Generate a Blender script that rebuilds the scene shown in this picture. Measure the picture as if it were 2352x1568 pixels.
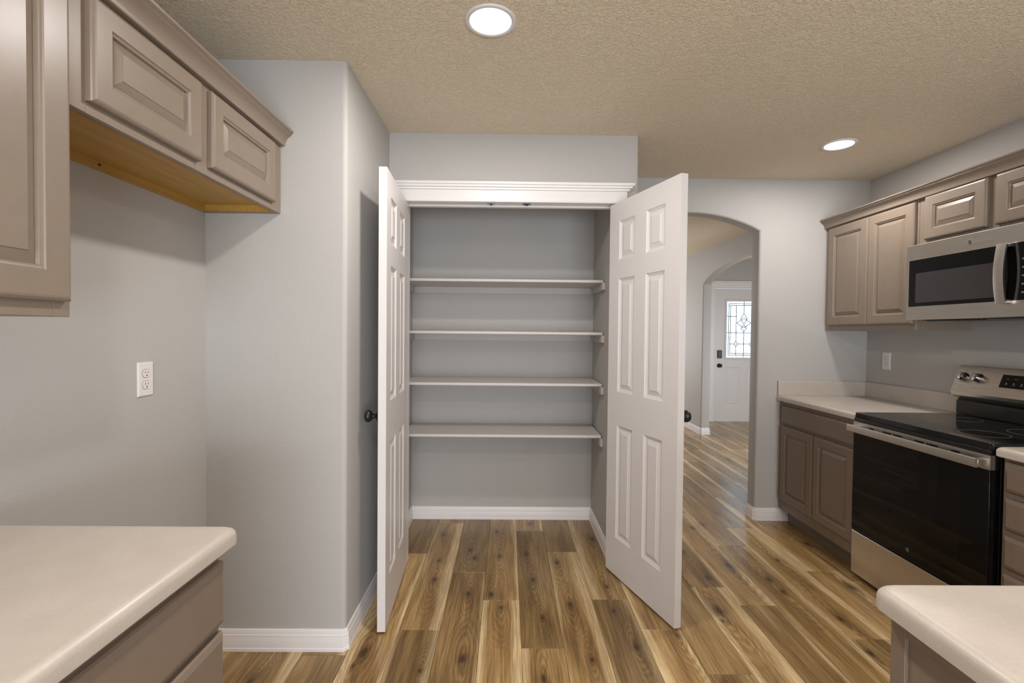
import bpy, bmesh, math, random
from mathutils import Matrix, Vector

# ------------------------------------------------------------------ clear
for o in list(bpy.data.objects):
    bpy.data.objects.remove(o)
S = bpy.context.scene
COL = S.collection
PI = math.pi

# ------------------------------------------------------------------ camera
YAW, PITCH, ROLL, CH = .0091, -.0199, .0097, 1.3393
cd = bpy.data.cameras.new('camera')
cam = bpy.data.objects.new('camera', cd)
COL.objects.link(cam)
cd.sensor_width = 36
cd.sensor_fit = 'HORIZONTAL'
cd.lens = 36 * 1108.7 / 2352
cd.clip_start = .02
_fw = Vector((math.sin(YAW) * math.cos(PITCH), math.cos(YAW) * math.cos(PITCH), math.sin(PITCH)))
_r = Vector((math.cos(YAW), -math.sin(YAW), 0))
_u = _r.cross(_fw)
_r2 = _r * math.cos(ROLL) + _u * math.sin(ROLL)
_u2 = _u * math.cos(ROLL) - _r * math.sin(ROLL)
M = Matrix((( _r2.x, _u2.x, -_fw.x, 0), (_r2.y, _u2.y, -_fw.y, 0), (_r2.z, _u2.z, -_fw.z, CH), (0, 0, 0, 1)))
cam.matrix_world = M
S.camera = cam

# ------------------------------------------------------------------ world, exposure, big lights
S.view_settings.view_transform = 'Standard'
S.view_settings.look = 'None'
S.view_settings.gamma = 1
S.view_settings.use_curve_mapping = False
S.view_settings.exposure = -0.10
w = bpy.data.worlds.new('sky')
S.world = w
w.use_nodes = True
bg = w.node_tree.nodes['Background']
bg.inputs[0].default_value = (.80, .90, 1.0, 1)
bg.inputs[1].default_value = 3.4


def area(name, loc, rot, sx, sy, power, col):
    l = bpy.data.lights.new(name, 'AREA')
    l.shape = 'RECTANGLE'
    l.size, l.size_y, l.energy, l.color = sx, sy, power, col
    o = bpy.data.objects.new(name, l)
    o.location, o.rotation_euler = loc, rot
    COL.objects.link(o)
    return o


# area lamps added as daylight, at unseen openings: kitchen, living room and foyer
area('added_daylight_kitchen', (.75, -3.32, .75), (PI / 2, 0, 0), 2.3, 1.35, 118, (.88, .93, 1.0))
area('added_daylight_living', (.9, 8.47, 1.35), (-PI / 2, 0, 0), 1.8, 1.5, 52, (1.0, .97, .97))
area('added_daylight_foyer', (3.7, 3.98, 1.15), (PI / 2 - .45, 0, 0), 1.4, 1.2, 40, (.93, .96, 1.0))
CAN_POWER = 15.5
CAN_COL = (1.0, .945, .905)

# ------------------------------------------------------------------ node helpers


def mat(name):
    m = bpy.data.materials.new(name)
    m.use_nodes = True
    nt = m.node_tree
    b = nt.nodes['Principled BSDF']
    return m, nt, b


def node(nt, typ, **kw):
    n = nt.nodes.new(typ)
    for k, v in kw.items():
        if k.startswith('i_'):
            n.inputs[int(k[2:])].default_value = v
        else:
            setattr(n, k, v)
    return n


def ramp(nt, fac, stops, interp='LINEAR'):
    r = nt.nodes.new('ShaderNodeValToRGB')
    r.color_ramp.interpolation = interp
    e = r.color_ramp.elements
    while len(e) < len(stops):
        e.new(.5)
    for i, (p, c) in enumerate(stops):
        e[i].position = p
        e[i].color = (c[0], c[1], c[2], 1) if not isinstance(c, (int, float)) else (c, c, c, 1)
    nt.links.new(fac, r.inputs[0])
    return r.outputs[0]


def mth(nt, op, a, b=None, c=None):
    n = nt.nodes.new('ShaderNodeMath')
    n.operation = op
    for i, v in enumerate((a, b, c)):
        if v is None:
            continue
        if isinstance(v, (int, float)):
            n.inputs[i].default_value = v
        else:
            nt.links.new(v, n.inputs[i])
    return n.outputs[0]


def mixc(nt, fac, a, b, blend='MIX'):
    n = nt.nodes.new('ShaderNodeMix')
    n.data_type = 'RGBA'
    n.blend_type = blend
    for i, v in ((0, fac), (6, a), (7, b)):
        if isinstance(v, (int, float)):
            n.inputs[i].default_value = v
        elif isinstance(v, tuple):
            n.inputs[i].default_value = (v[0], v[1], v[2], 1)
        else:
            nt.links.new(v, n.inputs[i])
    return n.outputs[2]


def simple(name, col, rough=.5, metal=0., spec=.5, bump=None, mottle=0., coat=0., mscale=6):
    m, nt, b = mat(name)
    b.inputs['Base Color'].default_value = (*col, 1)
    b.inputs['Roughness'].default_value = rough
    b.inputs['Metallic'].default_value = metal
    b.inputs['Specular IOR Level'].default_value = spec
    b.inputs['Coat Weight'].default_value = coat
    tc = node(nt, 'ShaderNodeNewGeometry')
    pos = tc.outputs['Position']
    if mottle:
        n = node(nt, 'ShaderNodeTexNoise')
        n.inputs['Scale'].default_value = mscale
        n.inputs['Detail'].default_value = 5
        nt.links.new(pos, n.inputs['Vector'])
        d = tuple(c * (1 - mottle) for c in col)
        l = tuple(min(1, c * (1 + mottle)) for c in col)
        nt.links.new(ramp(nt, n.outputs[0], [(.3, d), (.7, l)]), b.inputs['Base Color'])
    if bump:
        scale, strength, dist = bump
        n = node(nt, 'ShaderNodeTexNoise')
        n.inputs['Scale'].default_value = scale
        n.inputs['Detail'].default_value = 3
        nt.links.new(pos, n.inputs['Vector'])
        bp = node(nt, 'ShaderNodeBump')
        bp.inputs['Strength'].default_value = strength
        bp.inputs['Distance'].default_value = dist
        nt.links.new(n.outputs[0], bp.inputs['Height'])
        nt.links.new(bp.outputs[0], b.inputs['Normal'])
    return m


M_WALL = simple('grey_wall_paint', (.49, .475, .457), .6, bump=(150, .3, .003), spec=.3)
M_TRIM = simple('white_trim_paint', (.81, .78, .775), .35, bump=(300, .08, .001))
M_DOOR = simple('white_door_paint', (.73, .70, .69), .38, bump=(260, .12, .001))
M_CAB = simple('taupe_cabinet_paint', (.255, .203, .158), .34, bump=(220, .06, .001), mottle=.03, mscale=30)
M_CAB_SHADED = simple('taupe_cabinet_paint_shaded', (.215, .165, .128), .38, bump=(220, .06, .001), mottle=.03, mscale=30)  # same taupe as the uppers, darkened in colour for shade near the floor
M_SHELF = simple('white_shelf_board', (.62, .585, .56), .45)
M_CLEAT = simple('painted_cleat', (.52, .49, .46), .5)
M_BLACK = simple('black_hardware', (.012, .011, .011), .3)
M_BLKMETAL = simple('black_enamel', (.008, .008, .008), .28)
M_OUTLET = simple('white_outlet_plastic', (.80, .76, .75), .35)
M_SLOT = simple('dark_slot', (.05, .045, .04), .6)
M_LAMPWHITE = simple('white_lamp_trim', (.80, .78, .78), .4)
M_SUB = simple('dark_subfloor', (.05, .035, .02), .9)
M_EXT = simple('exterior_concrete', (.6, .62, .62), .9, mottle=.1)


def make_ceiling():
    m, nt, b = mat('ceiling_paint')
    b.inputs['Base Color'].default_value = (.81, .715, .565, 1)
    b.inputs['Roughness'].default_value = .85
    b.inputs['Specular IOR Level'].default_value = .2
    g = node(nt, 'ShaderNodeNewGeometry')
    v = node(nt, 'ShaderNodeTexNoise')
    v.inputs['Scale'].default_value = 60
    v.inputs['Detail'].default_value = 4
    v.inputs['Distortion'].default_value = 1.2
    nt.links.new(g.outputs['Position'], v.inputs['Vector'])
    r = ramp(nt, v.outputs[0], [(.44, 0.), (.56, 1.)])
    bp = node(nt, 'ShaderNodeBump')
    bp.inputs['Strength'].default_value = .6
    bp.inputs['Distance'].default_value = .005
    nt.links.new(r, bp.inputs['Height'])
    nt.links.new(bp.outputs[0], b.inputs['Normal'])
    return m


M_CEIL = make_ceiling()


def make_counter():
    m, nt, b = mat('cream_laminate')
    b.inputs['Roughness'].default_value = .38
    g = node(nt, 'ShaderNodeNewGeometry')
    n = node(nt, 'ShaderNodeTexNoise')
    n.inputs['Scale'].default_value = 14
    n.inputs['Detail'].default_value = 6
    nt.links.new(g.outputs['Position'], n.inputs['Vector'])
    n2 = node(nt, 'ShaderNodeTexNoise')
    n2.inputs['Scale'].default_value = 160
    n2.inputs['Detail'].default_value = 2
    nt.links.new(g.outputs['Position'], n2.inputs['Vector'])
    c1 = ramp(nt, n.outputs[0], [(.35, (.535, .480, .425)), (.65, (.570, .515, .460))])
    c2 = ramp(nt, n2.outputs[0], [(.38, .96), (.6, 1.)])
    nt.links.new(mixc(nt, 1., c1, c2, 'MULTIPLY'), b.inputs['Base Color'])
    return m


M_COUNTER = make_counter()


def make_steel(name, base=(.66, .62, .575), axis=2, rough=.32):
    m, nt, b = mat(name)
    b.inputs['Metallic'].default_value = 1
    b.inputs['Roughness'].default_value = rough
    tc = node(nt, 'ShaderNodeTexCoord')
    mp = node(nt, 'ShaderNodeMapping')
    sc = [4, 4, 4]
    sc[axis] = 500
    mp.inputs['Scale'].default_value = sc
    nt.links.new(tc.outputs['Object'], mp.inputs[0])
    n = node(nt, 'ShaderNodeTexNoise')
    n.inputs['Scale'].default_value = 1
    nt.links.new(mp.outputs[0], n.inputs['Vector'])
    c = ramp(nt, n.outputs[0], [(.3, tuple(x * .93 for x in base)), (.7, tuple(min(1, x * 1.06) for x in base))])
    nt.links.new(c, b.inputs['Base Color'])
    nt.links.new(ramp(nt, n.outputs[0], [(.3, rough - .05), (.7, rough + .06)]), b.inputs['Roughness'])
    return m


M_STEEL = make_steel('brushed_steel')
M_CHROME = simple('chrome', (.36, .34, .34), .16, metal=1)
M_BGLASS = simple('black_glass', (.004, .004, .004), .04, spec=.3)
M_WINGLASS = simple('oven_window_glass', (.006, .0055, .0055), .03, spec=.3)
M_MWWIN = simple('microwave_window_screen', (.045, .042, .044), .12, spec=.5)
M_PRINT = simple('grey_print', (.22, .22, .22), .5)
M_LEAD = simple('lead_came', (.05, .055, .06), .5)
M_CERAMIC = simple('cooktop_glass', (.008, .008, .008), .08)


def make_rawwood():
    m, nt, b = mat('unpainted_cabinet_wood')
    b.inputs['Roughness'].default_value = .5
    tc = node(nt, 'ShaderNodeTexCoord')
    mp = node(nt, 'ShaderNodeMapping')
    mp.inputs['Scale'].default_value = (3, 90, 90)
    nt.links.new(tc.outputs['Object'], mp.inputs[0])
    n = node(nt, 'ShaderNodeTexNoise')
    n.inputs['Scale'].default_value = 1
    n.inputs['Detail'].default_value = 4
    nt.links.new(mp.outputs[0], n.inputs['Vector'])
    nt.links.new(ramp(nt, n.outputs[0], [(.3, (.40, .225, .045)), (.7, (.52, .31, .075))]), b.inputs['Base Color'])
    return m


M_RAW = make_rawwood()


def make_plank():
    m, nt, b = mat('oak_plank')
    L = nt.links
    tc = node(nt, 'ShaderNodeTexCoord')
    sx = node(nt, 'ShaderNodeSeparateXYZ')
    L.new(tc.outputs['Object'], sx.inputs[0])
    X, Y = sx.outputs[0], sx.outputs[1]
    at = node(nt, 'ShaderNodeAttribute')
    at.attribute_type = 'OBJECT'
    at.attribute_name = 'seed'
    seed = at.outputs['Fac']
    at2 = node(nt, 'ShaderNodeAttribute')
    at2.attribute_type = 'OBJECT'
    at2.attribute_name = 'tone'
    tone = at2.outputs['Fac']
    at3 = node(nt, 'ShaderNodeAttribute')
    at3.attribute_type = 'OBJECT'
    at3.attribute_name = 'sap_right'
    sap = at3.outputs['Fac']
    at4 = node(nt, 'ShaderNodeAttribute')
    at4.attribute_type = 'OBJECT'
    at4.attribute_name = 'sap_left'
    sapl = at4.outputs['Fac']

    def vec(sxx, syy, x=X, y=Y, z=seed):
        c = node(nt, 'ShaderNodeCombineXYZ')
        L.new(mth(nt, 'MULTIPLY', x, sxx), c.inputs[0])
        L.new(mth(nt, 'MULTIPLY', y, syy), c.inputs[1])
        L.new(z, c.inputs[2])
        return c.outputs[0]

    def noise(v, scale=1, det=3, dist=0, rgh=.5):
        n = node(nt, 'ShaderNodeTexNoise')
        n.inputs['Scale'].default_value = scale
        n.inputs['Detail'].default_value = det
        n.inputs['Distortion'].default_value = dist
        n.inputs['Roughness'].default_value = rgh
        L.new(v, n.inputs['Vector'])
        return n.outputs[0]

    # three knots per plank, positions and sizes held by the plank itself
    nk = noise(vec(22, 9), 1, 3)
    dc = dr_ = None
    for q in range(3):
        ak = node(nt, 'ShaderNodeAttribute')
        ak.attribute_type = 'OBJECT'
        ak.attribute_name = 'knot_%d' % q
        sk = node(nt, 'ShaderNodeSeparateXYZ')
        L.new(ak.outputs['Vector'], sk.inputs[0])
        dx_ = mth(nt, 'SUBTRACT', X, sk.outputs[0])
        dy_ = mth(nt, 'SUBTRACT', Y, sk.outputs[1])
        x2 = mth(nt, 'MULTIPLY', dx_, dx_)
        y2 = mth(nt, 'MULTIPLY', dy_, dy_)
        c_ = mth(nt, 'DIVIDE', mth(nt, 'SQRT', mth(nt, 'ADD', x2, mth(nt, 'MULTIPLY', y2, .22))), sk.outputs[2])
        r_ = mth(nt, 'DIVIDE', mth(nt, 'SQRT', mth(nt, 'ADD', x2, mth(nt, 'MULTIPLY', y2, .045))), sk.outputs[2])
        dc = c_ if dc is None else mth(nt, 'MINIMUM', dc, c_)
        dr_ = r_ if dr_ is None else mth(nt, 'SMOOTH_MIN', dr_, r_, .5)
    kd = mth(nt, 'ADD', dc, mth(nt, 'MULTIPLY', mth(nt, 'SUBTRACT', nk, .5), 1.6))
    kfal = mth(nt, 'POWER', 2.718, mth(nt, 'MULTIPLY', dr_, -.5))
    # warped across-coordinate
    wob = mth(nt, 'MULTIPLY', mth(nt, 'SUBTRACT', noise(vec(5, 1.2), 1, 2), .5), .05)
    xw = mth(nt, 'ADD', X, wob)
    xk = mth(nt, 'ADD', xw, mth(nt, 'MULTIPLY', kfal, .035))
    # cathedral rings drawn out along the plank around the knots
    ring = mth(nt, 'SINE', mth(nt, 'ADD', mth(nt, 'MULTIPLY', dr_, 7.5), mth(nt, 'MULTIPLY', noise(vec(30, 7), 1, 3), 14)))
    ring = mth(nt, 'MULTIPLY_ADD', ring, .5, .5)
    cmask = ramp(nt, dr_, [(.0, 1.), (1., 0.)])
    dn = mth(nt, 'DIVIDE', dr_, 7.)
    cmask = ramp(nt, dn, [(.0, 1.), (.35, .7), (1., 0.)])
    # straight grain
    grain = noise(vec(130, 4, x=xk), 1, 4, 0, .6)
    fine = noise(vec(420, 9, x=xk), 1, 2)
    band = noise(vec(16, 1.3, x=xk), 1, 3, .4)
    heart = ramp(nt, band, [(.27, (.235, .132, .048)), (.50, (.430, .268, .108)), (.73, (.600, .405, .185))])
    sapc = ramp(nt, band, [(.3, (.64, .46, .235)), (.7, (.76, .57, .32))])
    wn = mth(nt, 'MULTIPLY', mth(nt, 'SUBTRACT', noise(vec(.1, 2.0), 1, 3), .5), .05)
    eR = mth(nt, 'SUBTRACT', mth(nt, 'ADD', mth(nt, 'ADD', X, wn), sap), .09)
    eL = mth(nt, 'SUBTRACT', mth(nt, 'ADD', mth(nt, 'SUBTRACT', wn, X), sapl), .09)
    sf = mth(nt, 'MAXIMUM', mth(nt, 'MULTIPLY', ramp(nt, mth(nt, 'ADD', eR, .5), [(.497, 0.), (.514, 1.)]), mth(nt, 'GREATER_THAN', sap, .001)),
             mth(nt, 'MULTIPLY', ramp(nt, mth(nt, 'ADD', eL, .5), [(.497, 0.), (.514, 1.)]), mth(nt, 'GREATER_THAN', sapl, .001)))
    sf = mth(nt, 'MULTIPLY', sf, ramp(nt, kfal, [(.35, 1.), (.8, .3)]))
    col = mixc(nt, sf, heart, sapc)
    col = mixc(nt, mth(nt, 'MULTIPLY', mth(nt, 'MULTIPLY', ring, cmask), .50), col, (.090, .046, .016))
    g2 = ramp(nt, grain, [(.35, .66), (.6, 1.08)])
    col = mixc(nt, 1., col, g2, 'MULTIPLY')
    f2 = ramp(nt, fine, [(.35, .86), (.6, 1.04)])
    col = mixc(nt, 1., col, f2, 'MULTIPLY')
    kq = mth(nt, 'DIVIDE', kd, 4.)
    kn = ramp(nt, kq, [(.08, 1.), (.22, .55), (.40, .18), (.85, 0.)])
    col = mixc(nt, mth(nt, 'MULTIPLY', kn, .82), col, (.040, .021, .010))
    tn = node(nt, 'ShaderNodeCombineColor')
    for i in range(3):
        L.new(tone, tn.inputs[i])
    col = mixc(nt, 1., col, tn.outputs[0], 'MULTIPLY')
    L.new(col, b.inputs['Base Color'])
    L.new(ramp(nt, grain, [(.3, .29), (.7, .21)]), b.inputs['Roughness'])
    b.inputs['Specular IOR Level'].default_value = .5
    bp = node(nt, 'ShaderNodeBump')
    bp.inputs['Strength'].default_value = .12
    bp.inputs['Distance'].default_value = .001
    L.new(grain, bp.inputs['Height'])
    L.new(bp.outputs[0], b.inputs['Normal'])
    return m


M_PLANK = make_plank()

m, nt, b = mat('lamp_diffuser')
b.inputs['Base Color'].default_value = (.9, .9, .9, 1)
b.inputs['Emission Color'].default_value = (1, .98, .96, 1)
b.inputs['Emission Strength'].default_value = 4
M_LENS = m

m = bpy.data.materials.new('leaded_glass')
m.use_nodes = True
nt = m.node_tree
nt.nodes.clear()
out = nt.nodes.new('ShaderNodeOutputMaterial')
tr = nt.nodes.new('ShaderNodeBsdfTransparent')
tr.inputs[0].default_value = (.93, .97, .98, 1)
gl = nt.nodes.new('ShaderNodeBsdfGlossy')
gl.inputs['Roughness'].default_value = .1
tl = nt.nodes.new('ShaderNodeBsdfTranslucent')
tl.inputs[0].default_value = (.85, .93, .96, 1)
mx = nt.nodes.new('ShaderNodeMixShader')
mx2 = nt.nodes.new('ShaderNodeMixShader')
fr = nt.nodes.new('ShaderNodeFresnel')
tcg = nt.nodes.new('ShaderNodeTexCoord')
ng = nt.nodes.new('ShaderNodeTexNoise')
ng.inputs['Scale'].default_value = 9
ng.inputs['Detail'].default_value = 3
ng.inputs['Distortion'].default_value = 1.5
nt.links.new(tcg.outputs['Object'], ng.inputs['Vector'])
rr = ramp(nt, ng.outputs[0], [(.4, .1), (.6, .45)])
nt.links.new(rr, mx2.inputs[0])
nt.links.new(tr.outputs[0], mx2.inputs[1])
nt.links.new(tl.outputs[0], mx2.inputs[2])
nt.links.new(fr.outputs[0], mx.inputs[0])
nt.links.new(mx2.outputs[0], mx.inputs[1])
nt.links.new(gl.outputs[0], mx.inputs[2])
nt.links.new(mx.outputs[0], out.inputs[0])
M_GLASS = m

# ------------------------------------------------------------------ mesh builder


class MB:
    def __init__(s):
        s.v, s.f = [], []

    def add(s, vs, fs):
        n = len(s.v)
        s.v += [tuple(p) for p in vs]
        s.f += [tuple(i + n for i in f) for f in fs]
        return s

    def box(s, x0, x1, y0, y1, z0, z1):
        vs = [(x, y, z) for x in (x0, x1) for y in (y0, y1) for z in (z0, z1)]
        return s.add(vs, [(0, 1, 3, 2), (4, 6, 7, 5), (0, 4, 5, 1), (2, 3, 7, 6), (0, 2, 6, 4), (1, 5, 7, 3)])

    def prism(s, poly, axis, a, b, close=True):
        # poly 2D points in the plane perpendicular to axis. X:(y,z) Y:(x,z) Z:(x,y)
        def P(p, t):
            return {'X': (t, p[0], p[1]), 'Y': (p[0], t, p[1]), 'Z': (p[0], p[1], t)}[axis]
        n = len(poly)
        vs = [P(p, a) for p in poly] + [P(p, b) for p in poly]
        fs = [(i, (i + 1) % n, n + (i + 1) % n, n + i) for i in range(n)]
        if close:
            fs += [tuple(range(n - 1, -1, -1)), tuple(range(n, 2 * n))]
        return s.add(vs, fs)

    def lathe(s, prof, n=24, axis='Z', loc=(0, 0, 0), cap=True):
        # prof: (radius, height) along axis
        vs = []
        for r, h in prof:
            for k in range(n):
                a = 2 * PI * k / n
                p = {'Z': (r * math.cos(a), r * math.sin(a), h), 'X': (h, r * math.cos(a), r * math.sin(a)),
                     'Y': (r * math.cos(a), h, r * math.sin(a))}[axis]
                vs.append((p[0] + loc[0], p[1] + loc[1], p[2] + loc[2]))
        fs = []
        for j in range(len(prof) - 1):
            for k in range(n):
                fs.append((j * n + k, j * n + (k + 1) % n, (j + 1) * n + (k + 1) % n, (j + 1) * n + k))
        if cap:
            fs += [tuple(range(n)), tuple((len(prof) - 1) * n + k for k in range(n - 1, -1, -1))]
        return s.add(vs, fs)

    def loops(s, ls, cap0=False, cap1=False):
        n = len(ls[0])
        vs = [p for l in ls for p in l]
        fs = []
        for j in range(len(ls) - 1):
            for k in range(n):
                fs.append((j * n + k, j * n + (k + 1) % n, (j + 1) * n + (k + 1) % n, (j + 1) * n + k))
        if cap0:
            fs.append(tuple(range(n - 1, -1, -1)))
        if cap1:
            fs.append(tuple((len(ls) - 1) * n + k for k in range(n)))
        return s.add(vs, fs)

    def build(s, name, m, parent=None, bevel=0, seg=2, smooth=True, angle=35, weld=True):
        me = bpy.data.meshes.new(name)
        bm = bmesh.new()
        vv = [bm.verts.new(p) for p in s.v]
        for f in s.f:
            try:
                bm.faces.new([vv[i] for i in f])
            except ValueError:
                pass
        if weld:
            bmesh.ops.remove_doubles(bm, verts=bm.verts, dist=1e-6)
        bmesh.ops.recalc_face_normals(bm, faces=bm.faces)
        bm.to_mesh(me)
        bm.free()
        if smooth:
            me.polygons.foreach_set('use_smooth', [True] * len(me.polygons))
            me.set_sharp_from_angle(angle=math.radians(angle))
        me.materials.append(m)
        o = bpy.data.objects.new(name, me)
        COL.objects.link(o)
        if parent:
            o.parent = parent
        if bevel:
            md = o.modifiers.new('bevel', 'BEVEL')
            md.width, md.segments, md.limit_method = bevel, seg, 'ANGLE'
            md.angle_limit = math.radians(40)
            md.harden_normals = False
        return o


def box(name, x0, x1, y0, y1, z0, z1, m, parent=None, bevel=0, seg=2):
    return MB().box(x0, x1, y0, y1, z0, z1).build(name, m, parent, bevel, seg)


def tag(o, label=None, cat=None, group=None, kind=None):
    if label:
        o['label'] = label
    if cat:
        o['category'] = cat
    if group:
        o['group'] = group
    if kind:
        o['kind'] = kind
    return o


def thing(name, loc, rz=0, label=None, cat=None, group=None):
    o = bpy.data.objects.new(name, None)
    o.empty_display_size = .05
    COL.objects.link(o)
    o.location = loc
    o.rotation_euler = (0, 0, rz)
    return tag(o, label, cat, group)


def struct(o, label=None, cat=None):
    return tag(o, label, cat, None, 'structure')


# ------------------------------------------------------------------ dimensions (metres)
ZC = 2.44
XL, Y1, XA, Y2, XP, Y3, XR = -1.2465, 2.004, -.668, 2.715, .7225, 3.438, 2.576
PIX0, PIX1, PB = -.676, .607, 3.432        # pantry interior
T = .115
YB = -3.4                                    # wall behind the camera
YF = 8.4                                     # far wall of the living room
FX, FY0, FY1 = 4.75, 3.9, 7.33               # foyer


def fillet(poly, rounds, seg=5):
    # poly list of points, rounds dict idx->radius
    out_ = []
    n = len(poly)
    for i, p in enumerate(poly):
        if i not in rounds:
            out_.append(p)
            continue
        r = rounds[i]
        a, c = Vector(poly[i - 1]), Vector(poly[(i + 1) % n])
        p = Vector(p)
        d1, d2 = (a - p).normalized(), (c - p).normalized()
        ang = d1.angle(d2)
        t = r / math.tan(ang / 2)
        cen = p + (d1 + d2).normalized() * (r / math.sin(ang / 2))
        s0, s1 = p + d1 * t - cen, p + d2 * t - cen
        for k in range(seg + 1):
            q = s0.lerp(s1, k / seg)
            # slerp on the circle
            tot = s0.angle(s1)
            kk = k / seg
            q = (s0 * math.sin((1 - kk) * tot) + s1 * math.sin(kk * tot)) / math.sin(tot)
            out_.append(tuple(cen + q))
    return out_


# ------------------------------------------------------------------ shell
# floor: subfloor + individual planks
fl = struct(box('floor', XL - .1, FX + .1, YB - .1, YF + .1, -.03, -.0065, M_SUB), 'oak look plank floor running away from the camera through kitchen and hall', 'floor')
random.seed(7)
W, LEN, GAP = .1815, 1.21, .0006
joint = {-5: 1.97, -4: 2.887, -3: 2.142, -2: 2.663, -1: 2.384, 0: 2.019, 1: 2.918, 2: 2.396, 3: 2.15, 4: 1.867, 5: 2.518,
         6: 2.348, 7: 3.013, 8: 2.088, 9: 2.697}
# tone / sapwood side of the planks that show largest: (column, row start) -> tone, sap
look = {(-5, 1.97): (.85, 0, .03), (-4, 2.887): (.72, 0, 0), (-4, 1.677): (1.15, .05, .02), (-3, 3.352): (1.1, 0, 0), (-3, 2.142): (.98, 0, .05),
        (-3, .932): (.68, .016, .036), (-2, 2.663): (.66, 0, 0), (-2, 1.453): (.85, 0, .012), (-1, 2.384): (1.0, 0, .02), (-1, 1.174): (1.08, .03, .045),
        (0, 3.229): (1.08, 0, .02), (0, 2.019): (.70, 0, 0), (0, .809): (1.05, .03, 0), (1, 2.918): (.66, 0, 0), (1, 1.708): (.95, .016, .05),
        (2, 2.396): (.85, .045, 0), (2, 1.186): (.60, .014, .036), (3, 2.15): (.9, .03, 0), (3, .94): (1.15, .05, .03), (4, 3.077): (.95, .04, 0), (4, 1.867): (.82, 0, 0),
        (5, 2.518): (.85, 0, .02), (5, 1.308): (1.05, .03, .05), (6, 2.348): (1.05, .02, .04), (6, 1.138): (.78, 0, .02), (7, 3.013): (1.05, .03, 0),
        (7, 1.803): (.85, 0, .03), (8, 3.298): (.85, 0, 0), (8, 2.088): (1.05, .02, .05), (9, 2.697): (1.05, .05, 0), (9, 1.487): (.95, 0, .05)}
KNOTS = [(-0.407, 3.161, 1.0), (-0.389, 2.797, 0.9), (-0.382, 2.58, 1.2), (-0.217, 2.935, 1.3), (-0.183, 2.832, 1.0), (-0.188, 2.443, 1.0), (-0.173, 1.95, 1.5), (-0.063, 3.208, 1.2), (-0.034, 2.851, 1.1), (-0.072, 2.436, 1.1), (-0.021, 2.319, 1.1), (0.167, 3.343, 0.9), (0.128, 2.892, 1.2), (0.149, 2.585, 1.1), (0.176, 2.238, 0.7), (0.172, 2.081, 1.0), (0.154, 1.842, 1.2), (0.302, 2.784, 1.2), (0.322, 2.352, 1.1), (0.358, 1.948, 0.8), (0.562, 3.107, 1.2), (0.536, 2.517, 1.1), (0.524, 2.294, 0.7), (0.562, 2.025, 1.0), (0.766, 2.109, 1.2), (1.092, 2.927, 0.9), (1.037, 2.302, 1.7), (1.113, 2.622, 1.3), (1.291, 2.758, 1.5), (1.442, 2.597, 1.5), (1.447, 2.478, 1.2), (1.286, 3.292, 1.1), (1.383, 3.354, 1.0), (1.877, 3.323, 1.3), (1.018, 2.221, 0.7), (1.615, 2.826, 1.1), (-0.585, 1.988, 1.7), (-0.605, 1.907, 0.8), (1.84, 2.525, 1.5), (1.583, 2.238, 1.3), (1.543, 1.994, 1.2), (0.982, 2.694, 1.1)]

def rects_for(c0, c1):
    # floor areas the plank columns run through, as (y0, y1)
    if c0 >= XR + .02:
        return [(FY0, FY1)]
    return [(YB, YF)]


mesh_cache = {}
count = 0
for k in range(-8, 26):
    c0 = .071 + W * k
    c1 = c0 + W
    x0, x1 = max(c0, XL - .02), min(c1, FX)
    if x1 - x0 < .01:
        continue
    for (ya, yb) in rects_for(c0, c1):
        j0 = joint.get(k, random.uniform(0, LEN))
        n0 = math.floor((ya - j0) / LEN)
        y = j0 + n0 * LEN
        while y < yb:
            p0, p1 = max(y, ya), min(y + LEN, yb)
            if p1 - p0 > .02:
                cx, cy = (c0 + c1) / 2, y
                key = (round(x0 - cx, 4), round(x1 - cx, 4), round(p0 - cy, 4), round(p1 - cy, 4))
                if key not in mesh_cache:
                    a0, a1, b0, b1 = key[0] + GAP, key[1] - GAP, key[2] + GAP, key[3] - GAP
                    e = .0011
                    mb = MB()
                    mb.loops([[(a0, b0, -.0065), (a1, b0, -.0065), (a1, b1, -.0065), (a0, b1, -.0065)],
                              [(a0, b0, -e), (a1, b0, -e), (a1, b1, -e), (a0, b1, -e)],
                              [(a0 + e, b0 + e, 0), (a1 - e, b0 + e, 0), (a1 - e, b1 - e, 0), (a0 + e, b1 - e, 0)]], True, True)
                    o = mb.build('plank', M_PLANK, fl, smooth=False)
                    mesh_cache[key] = o.data
                else:
                    o = bpy.data.objects.new('plank', mesh_cache[key])
                    COL.objects.link(o)
                    o.parent = fl
                o.location = (cx, cy, 0)
                tn, sl_, sr_ = random.uniform(.72, 1.12), random.choice((0, 0, 0, .02, .045)), random.choice((0, 0, .02, .035, .05))
                for (kk, yy), (t_, l_, r_) in look.items():
                    if kk == k and abs(yy - y) < .03:
                        tn, sl_, sr_ = t_, l_, r_
                o['seed'] = random.uniform(0, 60)
                o['tone'] = float(tn)
                o['sap_left'], o['sap_right'] = float(sl_), float(sr_)
                kns = [(kx - cx, ky - cy, .0115 * ks) for kx, ky, ks in KNOTS if c0 <= kx < c1 and y <= ky < y + LEN][:3]
                rnd = [(random.uniform(-.06, .06), random.uniform(.05, 1.15), random.uniform(.006, .015)) for q in range(3)]
                if not kns:
                    kns = rnd[:random.choice((1, 2, 2))]
                while len(kns) < 3:
                    kns.append((0., -9., .01))
                for q in range(3):
                    o['knot_%d' % q] = [float(v_) for v_ in kns[q]]
                count += 1
            y += LEN
print('planks', count)

struct(box('ceiling', XL - .2, FX + .2, YB - .2, YF + .2, ZC, ZC + .1, M_CEIL), 'beige textured ceiling with two recessed lights', 'ceiling')

# left wall
struct(box('wall_left', XL - .12, XL, YB - .12, Y1 + .02, 0, ZC, M_WALL), 'grey wall at the left behind the cabinets', 'wall')
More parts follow.
